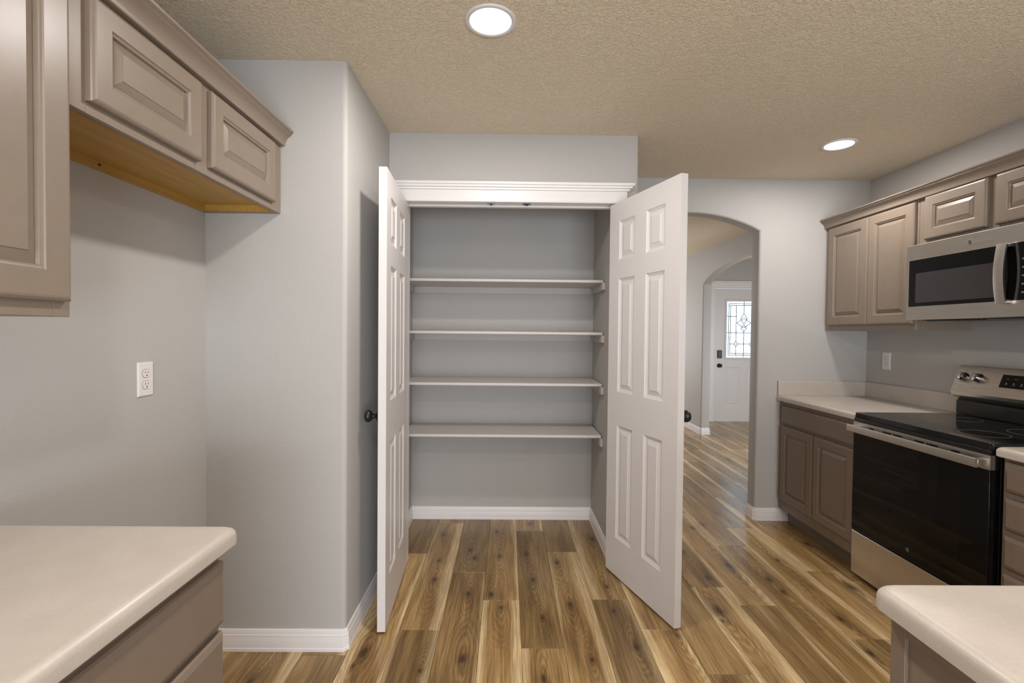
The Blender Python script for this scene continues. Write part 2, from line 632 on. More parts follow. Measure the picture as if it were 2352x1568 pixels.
# block between kitchen and pantry: fridge return wall, alcove wall and pantry left wall
poly = [(XL - .12, Y1), (XA, Y1), (XA, Y2), (-.59, Y2), (-.59, Y2 + T), (PIX0, Y2 + T), (PIX0, PB), (PIX0, PB + T), (XL - .12, PB + T)]
poly = fillet(poly, {1: .02})
struct(MB().prism(poly, 'Z', 0, ZC).build('wall_pantry_left', M_WALL), 'grey return wall with rounded corner left of the pantry', 'wall')
# pantry front: header and right stub
JX0, JX1, JZ = -.59, .632, 2.062
struct(box('wall_pantry_header', JX0, JX1, Y2, Y2 + T, JZ + .012, ZC, M_WALL), 'grey wall above the pantry opening', 'wall')
poly = [(JX1, Y2), (XP, Y2), (XP, PB + .02), (PIX1, PB + .02), (PIX1, Y2 + T), (JX1, Y2 + T)]
poly = fillet(poly, {1: .012})
struct(MB().prism(poly, 'Z', 0, ZC).build('wall_pantry_right', M_WALL), 'grey wall right of the pantry opening', 'wall')
struct(box('wall_pantry_back', PIX0, PIX1, PB, PB + T, 0, ZC, M_WALL), 'grey back wall of the pantry behind the shelves', 'wall')


def arch_wall(name, a0, a1, o0, o1, zs, curve, plane, p0, p1, m, rnd=.016):
    """wall from a0..a1 with an arched opening o0..o1 that reaches the floor; plane 'Y' (runs along x) or 'X'"""
    n = 28
    pts = [(a0, 0), (o0, 0), (o0, zs)] + [(o0 + (o1 - o0) * i / n, curve(o0 + (o1 - o0) * i / n)) for i in range(1, n)] + [(o1, zs), (o1, 0), (a1, 0), (a1, ZC), (a0, ZC)]
    no = len(pts) - 3
    bm = bmesh.new()

    def P(p, t):
        return (p[0], t, p[1]) if plane == 'Y' else (t, p[0], p[1])
    A = [bm.verts.new(P(p, p0)) for p in pts]
    B = [bm.verts.new(P(p, p1)) for p in pts]
    bm.faces.new(A)
    bm.faces.new(B[::-1])
    N = len(pts)
    for i in range(N):
        j = (i + 1) % N
        bm.faces.new((A[i], A[j], B[j], B[i]))
    bmesh.ops.recalc_face_normals(bm, faces=bm.faces)
    bm.edges.ensure_lookup_table()
    sel = []
    for R_ in (A, B):
        for i in range(1, no - 1):
            e = bm.edges.get((R_[i], R_[i + 1]))
            if e:
                sel.append(e)
    bmesh.ops.bevel(bm, geom=sel, offset=rnd, segments=4, profile=.5, affect='EDGES')
    bmesh.ops.triangulate(bm, faces=[f for f in bm.faces if len(f.verts) > 4])
    me = bpy.data.meshes.new(name)
    bm.to_mesh(me)
    bm.free()
    me.polygons.foreach_set('use_smooth', [True] * len(me.polygons))
    me.set_sharp_from_angle(angle=math.radians(40))
    me.materials.append(m)
    o = bpy.data.objects.new(name, me)
    COL.objects.link(o)
    return o


AX0, AX1 = .78, 1.79
cA, RA = (AX0 + AX1) / 2, None
hA, sagA = (AX1 - AX0) / 2, .122
RA = (hA ** 2 + sagA ** 2) / (2 * sagA)


def curveA(x):
    return 2.198 - RA + math.sqrt(RA ** 2 - (x - cA) ** 2)


struct(arch_wall('wall_archway', XP - .02, XR + .12, AX0, AX1, 2.076, curveA, 'Y', Y3, Y3 + T, M_WALL), 'grey wall with the arched opening into the hall', 'wall')
# part of that wall that closes the living room behind the pantry
struct(box('wall_pantry_rear', XL - .12, XP - .02, PB + T, PB + T + .01, 0, ZC, M_WALL), 'grey wall of the living room behind the pantry', 'wall')


def curveB(y):
    q = max(0, 1 - ((y - 5.3) / 1.12) ** 2)
    return 1.9 + .285 * math.sqrt(q)


struct(box('wall_right', XR, XR + .12, YB - .12, Y3 + T, 0, ZC, M_WALL), 'grey wall at the right behind the range', 'wall')
struct(arch_wall('wall_hall_right', Y3 + T, YF + .12, 4.24, 6.365, curveB(4.24), curveB, 'X', XR, XR + T, M_WALL), 'grey hall wall with the second arch towards the front door', 'wall')


def wall_with_hole(name, axis, pos, thick, a0, a1, h0, h1, z0, z1, label):
    mb = MB()
    for (p, q, r, t) in ((a0, h0, 0, ZC), (h1, a1, 0, ZC), (h0, h1, 0, z0), (h0, h1, z1, ZC)):
        if q - p > 1e-4 and t - r > 1e-4:
            if axis == 'Y':
                mb.box(p, q, pos, pos + thick, r, t)
            else:
                mb.box(pos, pos + thick, p, q, r, t)
    return struct(mb.build(name, M_WALL, smooth=False), label, 'wall')


struct(box('wall_hall_left', XL - .12, XL, PB + T, YF, 0, ZC, M_WALL), 'living room wall, out of view', 'wall')
wall_with_hole('wall_back', 'Y', YB - .12, .12, XL, XR, -.4, 1.9, .05, 2.05, 'wall with a wide opening behind the camera, added for daylight')  # unseen opening, added to let daylight in from behind
wall_with_hole('wall_hall_far', 'Y', YF, .12, XL - .12, XR + .12, 0, 1.8, .6, 2.1, 'far wall of the living room with an opening added for daylight')  # window opening added to light the hall, its position made up
wf = MB()
wf.box(-.01, .05, YF - .012, YF + .03, .59, 2.11).box(1.75, 1.81, YF - .012, YF + .03, .59, 2.11).box(.05, 1.75, YF - .012, YF + .03, .59, .65).box(.05, 1.75, YF - .012, YF + .03, 2.05, 2.11).box(.875, .925, YF - .010, YF + .03, .65, 2.05)
struct(wf.build('added_window_1', M_TRIM, bevel=.003), 'white frame of the window added in the far wall of the living room', 'window')  # frame for the added living room opening
# foyer
DX0, DX1, DZ = 3.155, 4.065, 2.03
wall_with_hole('wall_foyer_front', 'Y', FY1, .14, XR + T, FX, DX0 - .03, DX1 + .03, 0, DZ + .03, 'grey foyer wall around the front door')
struct(box('wall_foyer_right', FX, FX + .12, FY0, FY1 + .14, 0, ZC, M_WALL), 'right wall of the foyer', 'wall')
wall_with_hole('wall_foyer_near', 'Y', FY0 - .12, .12, XR + T, FX, 3.0, 4.4, .55, 1.75, 'near wall of the foyer with an opening added for daylight')  # unseen opening added so the front door gets light
struct(box('ground_outside', 0, 9, FY1 + .2, 16, -.15, -.05, M_EXT), 'pale concrete outside the front door', 'ground')

# ------------------------------------------------------------------ baseboards
BP = [(0, 0), (.015, 0), (.015, .012), (.013, .016), (.0125, .050), (.0105, .056), (.0105, .066), (.008, .070), (.007, .082), (.004, .088), (0, .089)]


def baseboard(name, path, label):
    """path: list of floor points; the wall lies to the left of the direction of travel"""
    n = len(path)
    off = []
    for i in range(n):
        d = []
        if i > 0:
            d.append((Vector(path[i]) - Vector(path[i - 1])).normalized())
        if i < n - 1:
            d.append((Vector(path[i + 1]) - Vector(path[i])).normalized())
        ns = [Vector((q.y, -q.x)) for q in d]
        s_ = ns[0] if len(ns) == 1 else (ns[0] + ns[1]).normalized()
        k = 1 / max(.3, s_.dot(ns[0]))
        off.append(s_ * k)
    ls = []
    for i in range(n):
        ls.append([(path[i][0] + off[i].x * (a + .0004), path[i][1] + off[i].y * (a + .0004), z + .0005) for a, z in BP])
    return struct(MB().loops(ls, True, True).build(name, M_TRIM, angle=25), label, 'baseboard')


ch = .0115
baseboard('baseboard_left', [(XL, 1.08), (XL, Y1 - .0004)], 'white baseboard along the left wall of the fridge gap')
baseboard('baseboard_alcove', [(XL + .016, Y1), (XA - ch, Y1), (XA, Y1 + ch), (XA, Y2 - .03)], 'white baseboard turning the rounded corner left of the pantry')
baseboard('baseboard_pantry', [(PIX0, Y2 + T + .02), (PIX0, PB), (PIX1, PB), (PIX1, Y2 + T + .02)], 'white baseboard around the inside of the pantry')
baseboard('baseboard_archway', [(AX1, Y3 + T - ch), (AX1, Y3 + ch), (AX1 + ch, Y3), (2.03, Y3)], 'white baseboard wrapping the right foot of the archway')
baseboard('baseboard_hall', [(XR, YF), (XR, 6.365 + ch), (XR + ch, 6.365), (XR + T - ch, 6.365), (XR + T, 6.365 + ch), (XR + T, FY1)], 'white baseboard along the hall wall beyond the archway')
baseboard('baseboard_foyer', [(XR + T, FY1), (DX0 - .1, FY1)], 'short white baseboard left of the front door')
baseboard('baseboard_pantry_side', [(XP, Y3), (XP, Y2 + .02), (XP - .02, Y2), (.706, Y2)], 'white baseboard on the outer side of the pantry')

# ------------------------------------------------------------------ panelled slabs


def ring_rect(x0, x1, z0, z1, y, ins=0):
    return [(x0 + ins, y, z0 + ins), (x1 - ins, y, z0 + ins), (x1 - ins, y, z1 - ins), (x0 + ins, y, z1 - ins)]


def slab(w, h, t, panels, prof, name, m, parent, two=False, hole=None, edge=((.0, .0),), x0=0., z0=0.):
    """slab spanning x 0..w, z 0..h, front face at y=-t, back at y=0.  panels: rects recessed by prof [(inset, depth)]"""
    mb = MB()
    E = max(e[0] for e in edge)
    xs = sorted({E, w - E} | {p[0] for p in panels} | {p[1] for p in panels})
    zs = sorted({E, h - E} | {p[2] for p in panels} | {p[3] for p in panels})

    def inpanel(a, b, c, d):
        for i, p in enumerate(panels):
            if a >= p[0] - 1e-6 and b <= p[1] + 1e-6 and c >= p[2] - 1e-6 and d <= p[3] + 1e-6:
                return i
        return None
    for sgn, yf in ((1, -t),) + (((-1, 0.),) if two else ()):
        for i in range(len(xs) - 1):
            for j in range(len(zs) - 1):
                if inpanel(xs[i], xs[i + 1], zs[j], zs[j + 1]) is None:
                    mb.add(ring_rect(xs[i], xs[i + 1], zs[j], zs[j + 1], yf), [(0, 1, 2, 3)])
        for i, p in enumerate(panels):
            xx = [x for x in xs if p[0] - 1e-6 <= x <= p[1] + 1e-6]
            zz = [z for z in zs if p[2] - 1e-6 <= z <= p[3] + 1e-6]
            ls = [ring_rect(p[0], p[1], p[2], p[3], yf + sgn * d, ins) for ins, d in prof]
            if hole == i:
                ls.append(ring_rect(p[0], p[1], p[2], p[3], -t / 2, prof[-1][0]))
                mb.loops(ls)
            else:
                mb.loops(ls, cap1=True)
    if not two:
        mb.add(ring_rect(0, w, 0, h, 0), [(0, 1, 2, 3)])
        ls = [ring_rect(0, w, 0, h, 0)] + [ring_rect(0, w, 0, h, -t + d, ins) for ins, d in edge]
        mb.loops(ls)
    else:
        mb.loops([ring_rect(0, w, 0, h, 0), ring_rect(0, w, 0, h, -t)])
    mb.v = [(x + x0, y, z + z0) for x, y, z in mb.v]
    return mb.build(name, m, parent, smooth=False)


def raised(p, t, prof, name, m, parent, two=False, x0=0., z0=0., base=.011):
    """raised field filling rect p: prof [(inset, depth below face)]"""
    mb = MB()
    i0 = prof[0][0]
    ls = [ring_rect(*p, -t + d, ins) for ins, d in prof]
    if two:
        bk = [ring_rect(*p, -d, ins) for ins, d in prof][::-1]
        mb.loops(bk + ls, True, True)
    else:
        mb.loops([ring_rect(*p, -t + prof[0][1] + .003, i0)] + ls, True, True)
    mb.v = [(x + x0, y, z + z0) for x, y, z in mb.v]
    return mb.build(name, m, parent, smooth=False)


C_EDGE = ((0, .007), (.002, .004), (.006, .001), (.010, 0))
C_PROF = [(0, 0), (.002, .003), (.005, .0045), (.008, .005), (.011, .012)]
C_PAN = [(.0112, .0118), (.014, .011), (.032, .004), (.034, .002)]


def cab_door(parent, x0, x1, z0, z1, yface, m, st=.056, t=.019, label=None):
    """framed door with one raised panel; the door's back sits on local y = yface"""
    w, h = x1 - x0, z1 - z0
    e = bpy.data.objects.new('door', None)
    p = (st, w - st, st, h - st)
    d = slab(w, h, t, [p], C_PROF, 'door', m, parent, edge=C_EDGE)
    d.location = (x0, yface, z0)
    bpy.data.objects.remove(e)
    r = raised(p, t, C_PAN, 'raised_panel', m, d)
    return d


def drawer_front(parent, x0, x1, z0, z1, yface, m, t=.019, edge=((0, .010), (.003, .005), (.012, .001), (.014, 0)), name='drawer_front'):
    w, h = x1 - x0, z1 - z0
    mb = MB()
    ls = [ring_rect(0, w, 0, h, 0)] + [ring_rect(0, w, 0, h, -t + d, ins) for ins, d in edge]
    mb.loops(ls, True, True)
    o = mb.build(name, m, parent, smooth=False)
    o.location = (x0, yface, z0)
    return o


def face_frame(parent, w, z0, z1, stiles, rails, yf, m, t=.019, sw=.038):
    """face frame: vertical stiles (x0,x1) full height; rails (x0,x1,z0,z1) between"""
    mb = MB()
    for a, b_ in stiles:
        mb.box(a, b_, yf, yf + t, z0, z1)
    for a, b_, c, d in rails:
        mb.box(a, b_, yf + .0004, yf + t, c, d)
    return mb.build('face_frame', m, parent, bevel=.0008, seg=1)


# local frame: x along the run (left to right seen from the front), front faces -y, cabinet body behind at +y
RL = PI / 2      # cabinets on the left wall, front facing +X, local x -> +Y
RR = -PI / 2     # cabinets on the right wall, front facing -X, local x -> -Y

# ---- upper cabinet at the near left
XF = -.9386
y_a, y_b = .275, 1.044
cw = y_b - y_a
c = thing('wall_cabinet', (XF, y_a, 1.362), RL, 'tall taupe wall cabinet cut off by the left edge of the photo', 'cabinet')
dep = XF - XL
hh = 2.108 - 1.362
MB().box(0, .016, .019, dep, 0, hh).box(cw - .016, cw, .019, dep, 0, hh).box(.016, cw - .016, .019, dep, .022, .034).box(.016, cw - .016, .019, dep, hh - .016, hh).box(.016, cw - .016, dep - .006, dep, .034, hh - .016).build('carcass', M_CAB, c)
face_frame(c, cw, 0, hh, [(0, .038), (cw - .038, cw), (cw / 2 - .02, cw / 2 + .02)], [(.038, cw / 2 - .02, 0, .04), (cw / 2 + .02, cw - .038, 0, .04), (.038, cw / 2 - .02, hh - .04, hh), (cw / 2 + .02, cw - .038, hh - .04, hh)], 0, M_CAB)
cab_door(c, .012, cw / 2 - .004, .032, hh - .03, 0, M_CAB, st=.06)
cab_door(c, cw / 2 + .004, cw - .012, .032, hh - .03, 0, M_CAB, st=.06)

# ---- cabinet above the fridge gap
ya, yb = 1.046, Y1 - .001
cw = yb - ya
zf, zt = 1.815, 2.108
hh = zt - zf
c = thing('fridge_cabinet', (XF, ya, zf), RL, 'short taupe wall cabinet above the empty fridge gap, bare wood underside', 'cabinet')
MB().box(0, .012, .019, dep, 0, hh).box(cw - .016, cw, .019, dep, .0, hh).box(.012, cw - .016, .019, dep, hh - .012, hh).build('carcass', M_CAB, c)
d1, d2 = (1.085 - ya, 1.470 - ya), (1.521 - ya, 1.930 - ya)
face_frame(c, cw, 0, hh, [(0, .04), (d1[1] - .012, d2[0] + .012), (d2[1] - .012, cw)], [(.04, d1[1] - .012, 0, .04), (d2[0] + .012, d2[1] - .012, 0, .04), (.04, d1[1] - .012, hh - .04, hh), (d2[0] + .012, d2[1] - .012, hh - .04, hh)], 0, M_CAB)
cab_door(c, d1[0], d1[1], .026, .262, 0, M_CAB, st=.052)
cab_door(c, d2[0], d2[1], .026, .262, 0, M_CAB, st=.052)
box('underside_panel', .012, cw - .016, .019, dep - .001, .026, .034, M_RAW, c)
tag(box('hanging_rail', .012, cw - .034, dep - .019, dep - .001, .0, .026, M_RAW, c), 'bare wood rail')
box('side_rail', cw - .034, cw - .016, .019, dep - .019, .001, .026, M_RAW, c)
k = MB().lathe([(.0001, 0), (.004, .0), (.004, .002), (.0001, .002)], 10, 'Y', (.42, dep - .0215, .012)).build('screw_head', M_SLOT, c)


def crown(name, x, ya, yb, sgn, ztop, label, m):
    """crown moulding: profile in (out, z), runs along world y; sgn = direction of the room"""
    prof = [(0, -.039), (.017, -.039), (.019, -.036), (.0195, -.029), (.021, -.024), (.024, -.016), (.029, -.008), (.036, -.001), (.042, .003), (.045, .006), (.044, .009), (.048, .011), (.053, .015), (.054, .021), (0, .021)]
    pts = [(x + sgn * a, ztop + z) for a, z in prof]
    mb = MB()
    mb.prism(pts, 'Y', ya, yb)
    o = mb.build(name, m, angle=25)
    return tag(o, label, 'moulding')


crown('crown_moulding', XF + .0004, .276, Y1 - .001, 1, 2.129, 'taupe crown moulding along the tops of the left cabinets', M_CAB)

# ---- left base cabinet and counter
c = thing('base_cabinet', (-.625, .15, 0), RL, 'taupe base cabinet with drawers under the left countertop', 'cabinet')
cw = 1.047 - .15
dep = -.625 - XL
MB().box(0, .016, .019, dep, .1, .866).box(cw - .016, cw, .019, dep, .1, .866).box(.016, cw - .016, .019, dep, .1, .116).box(0, cw, .07, .086, 0, .1).box(.016, cw - .016, dep - .01, dep, .116, .866).build('carcass', M_CAB_SHADED, c)
MB().box(0, .03, 0, .019, .1, .866).box(cw - .018, cw, 0, .019, .1, .866).box(.03, cw - .018, .0005, .019, .826, .866).box(.03, cw - .018, .0005, .019, .68, .715).box(.03, cw - .018, .0005, .019, .5, .53).box(.03, cw - .018, .0005, .019, .1, .16).build('face_frame', M_CAB_SHADED, c, bevel=.0008, seg=1)
drawer_front(c, .012, cw - .003, .702, .838, 0, M_CAB_SHADED)
drawer_front(c, .012, cw - .006, .515, .686, 0, M_CAB_SHADED)
drawer_front(c, .012, cw - .006, .135, .499, 0, M_CAB_SHADED)


def countertop(name, x0, x1, y0, y1, label, rounds, ztop=.906, th=.038, group=None, splash=()):
    c = thing(name, ((x0 + x1) / 2, (y0 + y1) / 2, ztop - th), 0, label, 'countertop')
    mx_, my_ = (x0 + x1) / 2, (y0 + y1) / 2
    pl = [(x0 - mx_, y0 - my_), (x1 - mx_, y0 - my_), (x1 - mx_, y1 - my_), (x0 - mx_, y1 - my_)]
    pl = fillet(pl, rounds, 6)
    bm_ = MB()
    n = len(pl)
    # rounded top edge by insets
    cen = Vector((0, 0))
    hx_, hy_ = (x1 - x0) / 2, (y1 - y0) / 2
    ls = []
    R_ = .016
    for z, ins in ((0, .004), (.003, 0.), (th - R_, 0.), (th - R_ * .62, R_ * .08), (th - R_ * .29, R_ * .29), (th - R_ * .08, R_ * .62), (th, R_)):
        ls.append([(p[0] * (1 - ins / hx_), p[1] * (1 - ins / hy_), z) for p in pl])
    bm_.loops(ls, True, True)
    bm_.build('slab', M_COUNTER, c, angle=50)
    for s_ in splash:
        box('backsplash', s_[0] - mx_, s_[1] - mx_, s_[2] - my_, s_[3] - my_, th - .001, th + .102, M_COUNTER, c, bevel=.003)
    return c


countertop('countertop', XL + .001, -.588, .14, 1.068, 'cream countertop at the lower left with rounded corner', {2: .022}, .9065)

# ---- outlets


def outlet(name, loc, rz, label):
    c = thing(name, loc, rz, label, 'outlet', 'wall outlets')
    mb = MB()
    w_, h_ = .035, .0585
    ls = [ring_rect(-w_, w_, -h_, h_, 0), ring_rect(-w_, w_, -h_, h_, -.003), ring_rect(-w_, w_, -h_, h_, -.0055, .003), ring_rect(-w_, w_, -h_, h_, -.006, .006)]
    mb.loops(ls, True, True)
    mb.build('cover_plate', M_OUTLET, c, smooth=False)
    for sz in (-1, 1):
        zc = sz * .0195
        pts = []
        for k_ in range(28):
            a = 2 * PI * k_ / 28
            pts.append((max(-.0170, min(.0170, .0172 * math.cos(a))), zc + max(-.0135, min(.0135, .0172 * math.sin(a)))))
        gsk = MB().prism([(x * 1.05, zc + (z - zc) * 1.06) for x, z in pts], 'Y', -.0061, -.0064).build('gasket', M_SLOT, c)
        r = MB().prism(pts, 'Y', -.0060, -.0082).build('receptacle', M_OUTLET, c, bevel=.0006, seg=1)
        MB().box(-.0075, -.0055, -.0086, -.0080, zc + .0005, zc + .0085).box(.0050, .0068, -.0086, -.0080, zc + .0005, zc + .0075).build('slot', M_SLOT, r)
        MB().lathe([(.0001, -.0086), (.0026, -.0086), (.0026, -.008), (.0001, -.008)], 10, 'Y', (0, 0, zc - .0065)).build('ground_hole', M_SLOT, r)
    MB().lathe([(.0001, -.0075), (.002, -.0072), (.003, -.006)], 10, 'Y', (0, 0, 0)).build('screw', M_OUTLET, c)
    return c


outlet('wall_outlet', (XL + .0003, 1.667, 1.165), RL, 'white duplex outlet on the left wall in the fridge gap')
outlet('wall_outlet', (XR - .0003, 3.252, 1.166), RR, 'white duplex outlet above the right corner countertop')

# ------------------------------------------------------------------ pantry door casing (trim_1) and jamb
HX0, HX1 = -.664, .700
prof = [(0, 2.060), (.012, 2.060), (.016, 2.063), (.016, 2.069), (.012, 2.072), (.012, 2.126), (.020, 2.128), (.022, 2.134), (.022, 2.138), (.030, 2.141), (.032, 2.147), (.032, 2.151), (.038, 2.154), (.040, 2.160), (.040, 2.167), (0, 2.168)]
mb = MB()
ls = []
for x, sg in ((HX0, -1), (HX1 - .04, 1)):
    ls.append([(x + (sg * max(0, a - .012) * 1.3 if z > 2.125 else 0), Y2 - .0005 - a, z) for a, z in prof])
mb.loops(ls, True, True)
tr1 = struct(mb.build('trim_1', M_TRIM, angle=20), 'white head casing with stepped cap above the pantry opening', 'casing')
for a, b_ in ((HX0, JX0 + .004), (JX1 - .004, HX1 - .04)):
    o = MB().prism([(a, Y2 - .0005), (a, Y2 - .014), (a + .008, Y2 - .018), (b_ - .02, Y2 - .013), (b_ - .006, Y2 - .012), (b_, Y2 - .008), (b_, Y2 - .0005)], 'Z', .0006, 2.0598).build('side_casing', M_TRIM, tr1, angle=20)
# jamb
jm = MB()
jm.box(JX0, JX0 + .016, Y2, Y2 + T, .0006, JZ).box(JX1 - .016, JX1, Y2, Y2 + T, .0006, JZ).box(JX0, JX1, Y2, Y2 + T, JZ - .002, JZ + .012)
jb = struct(jm.build('trim_2', M_TRIM, smooth=False), 'white jamb lining the pantry opening', 'jamb')
MB().box(JX0 + .016, JX1 - .016, Y2 + .045, Y2 + .078, JZ - .014, JZ - .0022).build('door_stop', M_TRIM, jb, bevel=.003)
for xc in (-.100, .100):
    s_ = MB().box(xc - .022, xc + .022, Y2 + .010, Y2 + .036, JZ - .0045, JZ - .0021).build('strike_plate', M_CHROME if xc < 0 else M_BLACK, jb, bevel=.001)
    s_['label'] = 'chrome ball catch plate' if xc < 0 else 'dark ball catch plate'
    MB().lathe([(.0001, -.006), (.006, -.0055), (.007, -.002), (.007, 0)], 14, 'Z', (xc, Y2 + .023, JZ - .0045)).build('catch', M_BLACK, s_)

# ------------------------------------------------------------------ pantry doors (six raised panels, both faces)
DW, DH, DT = .605, 2.036, .035
D_PROF = [(0, 0), (.003, .002), (.006, .005), (.009, .0055), (.013, .0085), (.018, .0095)]
D_PAN = [(.0182, .0094), (.022, .009), (.040, .0035), (.042, .0015)]


def six_panel(name, loc, rz, mirror, label, knobside):
    """hinge edge at local x=0; front (-y) is the face seen from the camera"""
    d = None
    us = [(.098, .246), (.345, .495)]
    zs = [(.208, .825), (1.008, 1.622), (1.722, 1.932)]
    if mirror:
        us = [(.110, .260), (.359, .507)]
    pans = [(u0, u1, a, b_) for u0, u1 in us for a, b_ in zs]
    if mirror:   # panel shows on -y face while door extends towards -x
        pans = [(DW - u1, DW - u0, a, b_) for u0, u1, a, b_ in pans]
    x0 = -DW if mirror else 0
    o = slab(DW, DH, DT, pans, D_PROF, name, M_DOOR, None, two=True, x0=x0)
    o.location, o.rotation_euler = loc, (0, 0, rz)
    struct(o, label, 'door')
    for p in pans:
        raised(p, DT, D_PAN, 'raised_panel', M_DOOR, o, two=True, x0=x0)
    # knob on the far (outer) side near the free edge
    ux = (x0 + .055) if mirror else DW - .055
    zk = .945
    k_ = MB().lathe([(.0001, .003 - .003), (.031, .0), (.031, .006), (.027, .011), (.013, .017), (.0105, .028), (.013, .034), (.022, .040), (.0275, .049), (.028, .057), (.024, .065), (.014, .070), (.0001, .071)], 28, 'Y', (ux, .0001, zk))
    k_.build('door_knob', M_BLACK, o, angle=60)
    for zh in (.22, 1.02, 1.82):
        xh = 0
        h = MB().lathe([(.0001, -.044), (.0065, -.044), (.0065, .044), (.0001, .044)], 12, 'Z', (0 if mirror else 0, .006, zh)).box(-.002, .030 if not mirror else .002, .0002, .0022, zh - .044, zh + .044)
        if mirror:
            h.v = [(-x if abs(x) > .0 and False else x, y, z) for x, y, z in h.v]
        h.build('hinge', M_TRIM, o, bevel=.0005, seg=1)
    return o


# right leaf: visible face from (.568,2.711) to (.761,2.138)
aR = math.atan2(2.138 - 2.711, .761 - .568)
# direction of local +x = (cos aR, sin aR); local -y normal = (sin aR, -cos aR) -> must look to the left (towards the camera side)
nx, ny = -math.sin(aR), math.cos(aR)      # local +y
six_panel('door_1', (.568 + nx * DT, 2.711 + ny * DT, .012), aR, False, 'open right pantry door leaf, white with six raised panels, standing beside the archway', 1)
# left leaf: visible face runs from hinge (-.5626,2.711) to (-.5279,2.108); local +x must point from free edge to hinge (mirror)
aL = math.atan2(2.711 - 2.108, -.5626 + .5279)
nx, ny = -math.sin(aL), math.cos(aL)
six_panel('door_2', (-.5626 + nx * DT, 2.711 + ny * DT, .012), aL, True, 'open left pantry door leaf, white with six raised panels, close to the grey alcove wall', -1)

# ------------------------------------------------------------------ pantry shelves
names = [(.688, 'lowest white pantry shelf, wood showing its top surface'), (1.016, 'second white pantry shelf from the bottom'),
         (1.342, 'second white pantry shelf from the top, at eye level'), (1.672, 'topmost white pantry shelf, seen from slightly below')]
for z, lb in names:
    c = thing('pantry_shelf', ((PIX0 + PIX1) / 2, 3.24, z - .019), 0, lb.replace(', wood showing its top surface', ', its top surface in view'), 'shelf', 'pantry shelves')
    mx_ = (PIX0 + PIX1) / 2
    MB().box(PIX0 - mx_ + .002, PIX1 - mx_ - .006, 3.045 - 3.24, PB - 3.24 - .001, 0, .019).build('board', M_SHELF, c, bevel=.005, seg=3)
    MB().box(PIX0 - mx_ + .002, PIX1 - mx_ - .002, PB - 3.24 - .019, PB - 3.24 - .001, -.046, -.0003).build('back_cleat', M_CLEAT, c, bevel=.001, seg=1)
    MB().box(PIX0 - mx_ + .001, PIX0 - mx_ + .019, 3.012 - 3.24, PB - 3.24 - .02, -.046, -.0003).build('side_cleat', M_CLEAT, c, bevel=.001, seg=1)
    MB().box(PIX1 - mx_ - .019, PIX1 - mx_ - .001, 3.012 - 3.24, PB - 3.24 - .02, -.046, -.0003).build('side_cleat', M_CLEAT, c, bevel=.001, seg=1)

# ------------------------------------------------------------------ right wall cabinets
XU = 2.270
dep = XR - XU
c = thing('wall_cabinet', (XU, Y3 - .001, 1.370), RR, 'tall taupe two-door wall cabinet in the corner left of the microwave', 'cabinet')
cw = (Y3 - .001) - 2.660
hh = 2.112 - 1.370
MB().box(0, .016, .019, dep, 0, hh).box(cw - .016, cw, .019, dep, 0, hh).box(.016, cw - .016, .019, dep, .02, .032).box(.016, cw - .016, .019, dep, hh - .016, hh).box(.016, cw - .016, dep - .006, dep, .032, hh - .016).build('carcass', M_CAB, c)
face_frame(c, cw, 0, hh, [(0, .05), (cw - .035, cw)], [(.05, cw - .035, 0, .045), (.05, cw - .035, hh - .04, hh)], 0, M_CAB)
L0 = Y3 - .001
cab_door(c, L0 - 3.392, L0 - 3.022, .036, .712, 0, M_CAB, st=.056)
cab_door(c, L0 - 3.018, L0 - 2.676, .036, .712, 0, M_CAB, st=.056)

c = thing('wall_cabinet', (XU, 2.658, 1.832), RR, 'short taupe two-door wall cabinet directly above the microwave', 'cabinet')
cw = 2.658 - 1.896
hh = 2.112 - 1.832
MB().box(0, .016, .019, dep, 0, hh).box(cw - .016, cw, .019, dep, 0, hh).box(.016, cw - .016, .019, dep, .001, .014).box(.016, cw - .016, .019, dep, hh - .016, hh).build('carcass', M_CAB, c)
face_frame(c, cw, 0, hh, [(0, .045), (.375, .440), (cw - .045, cw)], [(.045, .375, 0, .04), (.440, cw - .045, 0, .04), (.045, .375, hh - .04, hh), (.440, cw - .045, hh - .04, hh)], 0, M_CAB)
cab_door(c, 2.658 - 2.612, 2.658 - 2.272, .026, .258, 0, M_CAB, st=.052)
cab_door(c, 2.658 - 2.230, 2.658 - 1.925, .026, .258, 0, M_CAB, st=.052)
crown('crown_moulding', XU - .0004, 1.5, Y3 - .001, -1, 2.131, 'taupe crown moulding along the tops of the right cabinets', M_CAB)
# next unit towards the camera
c = thing('wall_cabinet', (XU, 1.894, 1.370), RR, 'taupe wall cabinet at the right edge, nearer than the microwave', 'cabinet')
cw = 1.894 - 1.5
hh = 2.112 - 1.370
MB().box(0, .016, .019, dep, 0, hh).box(cw - .016, cw, .019, dep, 0, hh).box(.016, cw - .016, .019, dep, .02, .032).box(.016, cw - .016, .019, dep, hh - .016, hh).build('carcass', M_CAB, c)
face_frame(c, cw, 0, hh, [(0, .038), (cw - .038, cw)], [(.038, cw - .038, 0, .04), (.038, cw - .038, hh - .04, hh)], 0, M_CAB)
cab_door(c, .014, cw - .014, .036, .712, 0, M_CAB, st=.056)

# ------------------------------------------------------------------ microwave (front at X=2.2)
c = thing('microwave', (2.2, 2.655, 1.425), RR, 'stainless over-the-range microwave with black glass door', 'microwave')
mw, mh, md = .755, .405, XR - 2.2
MB().box(.002, mw - .002, .022, md, .012, mh - .004).build('body', M_BLKMETAL, c, bevel=.002)
MB().box(.06, mw - .06, .04, md - .04, -.004, .0125).box(.10, .40, .03, .06, -.008, .013).build('bottom_vent', M_BLKMETAL, c, bevel=.003)
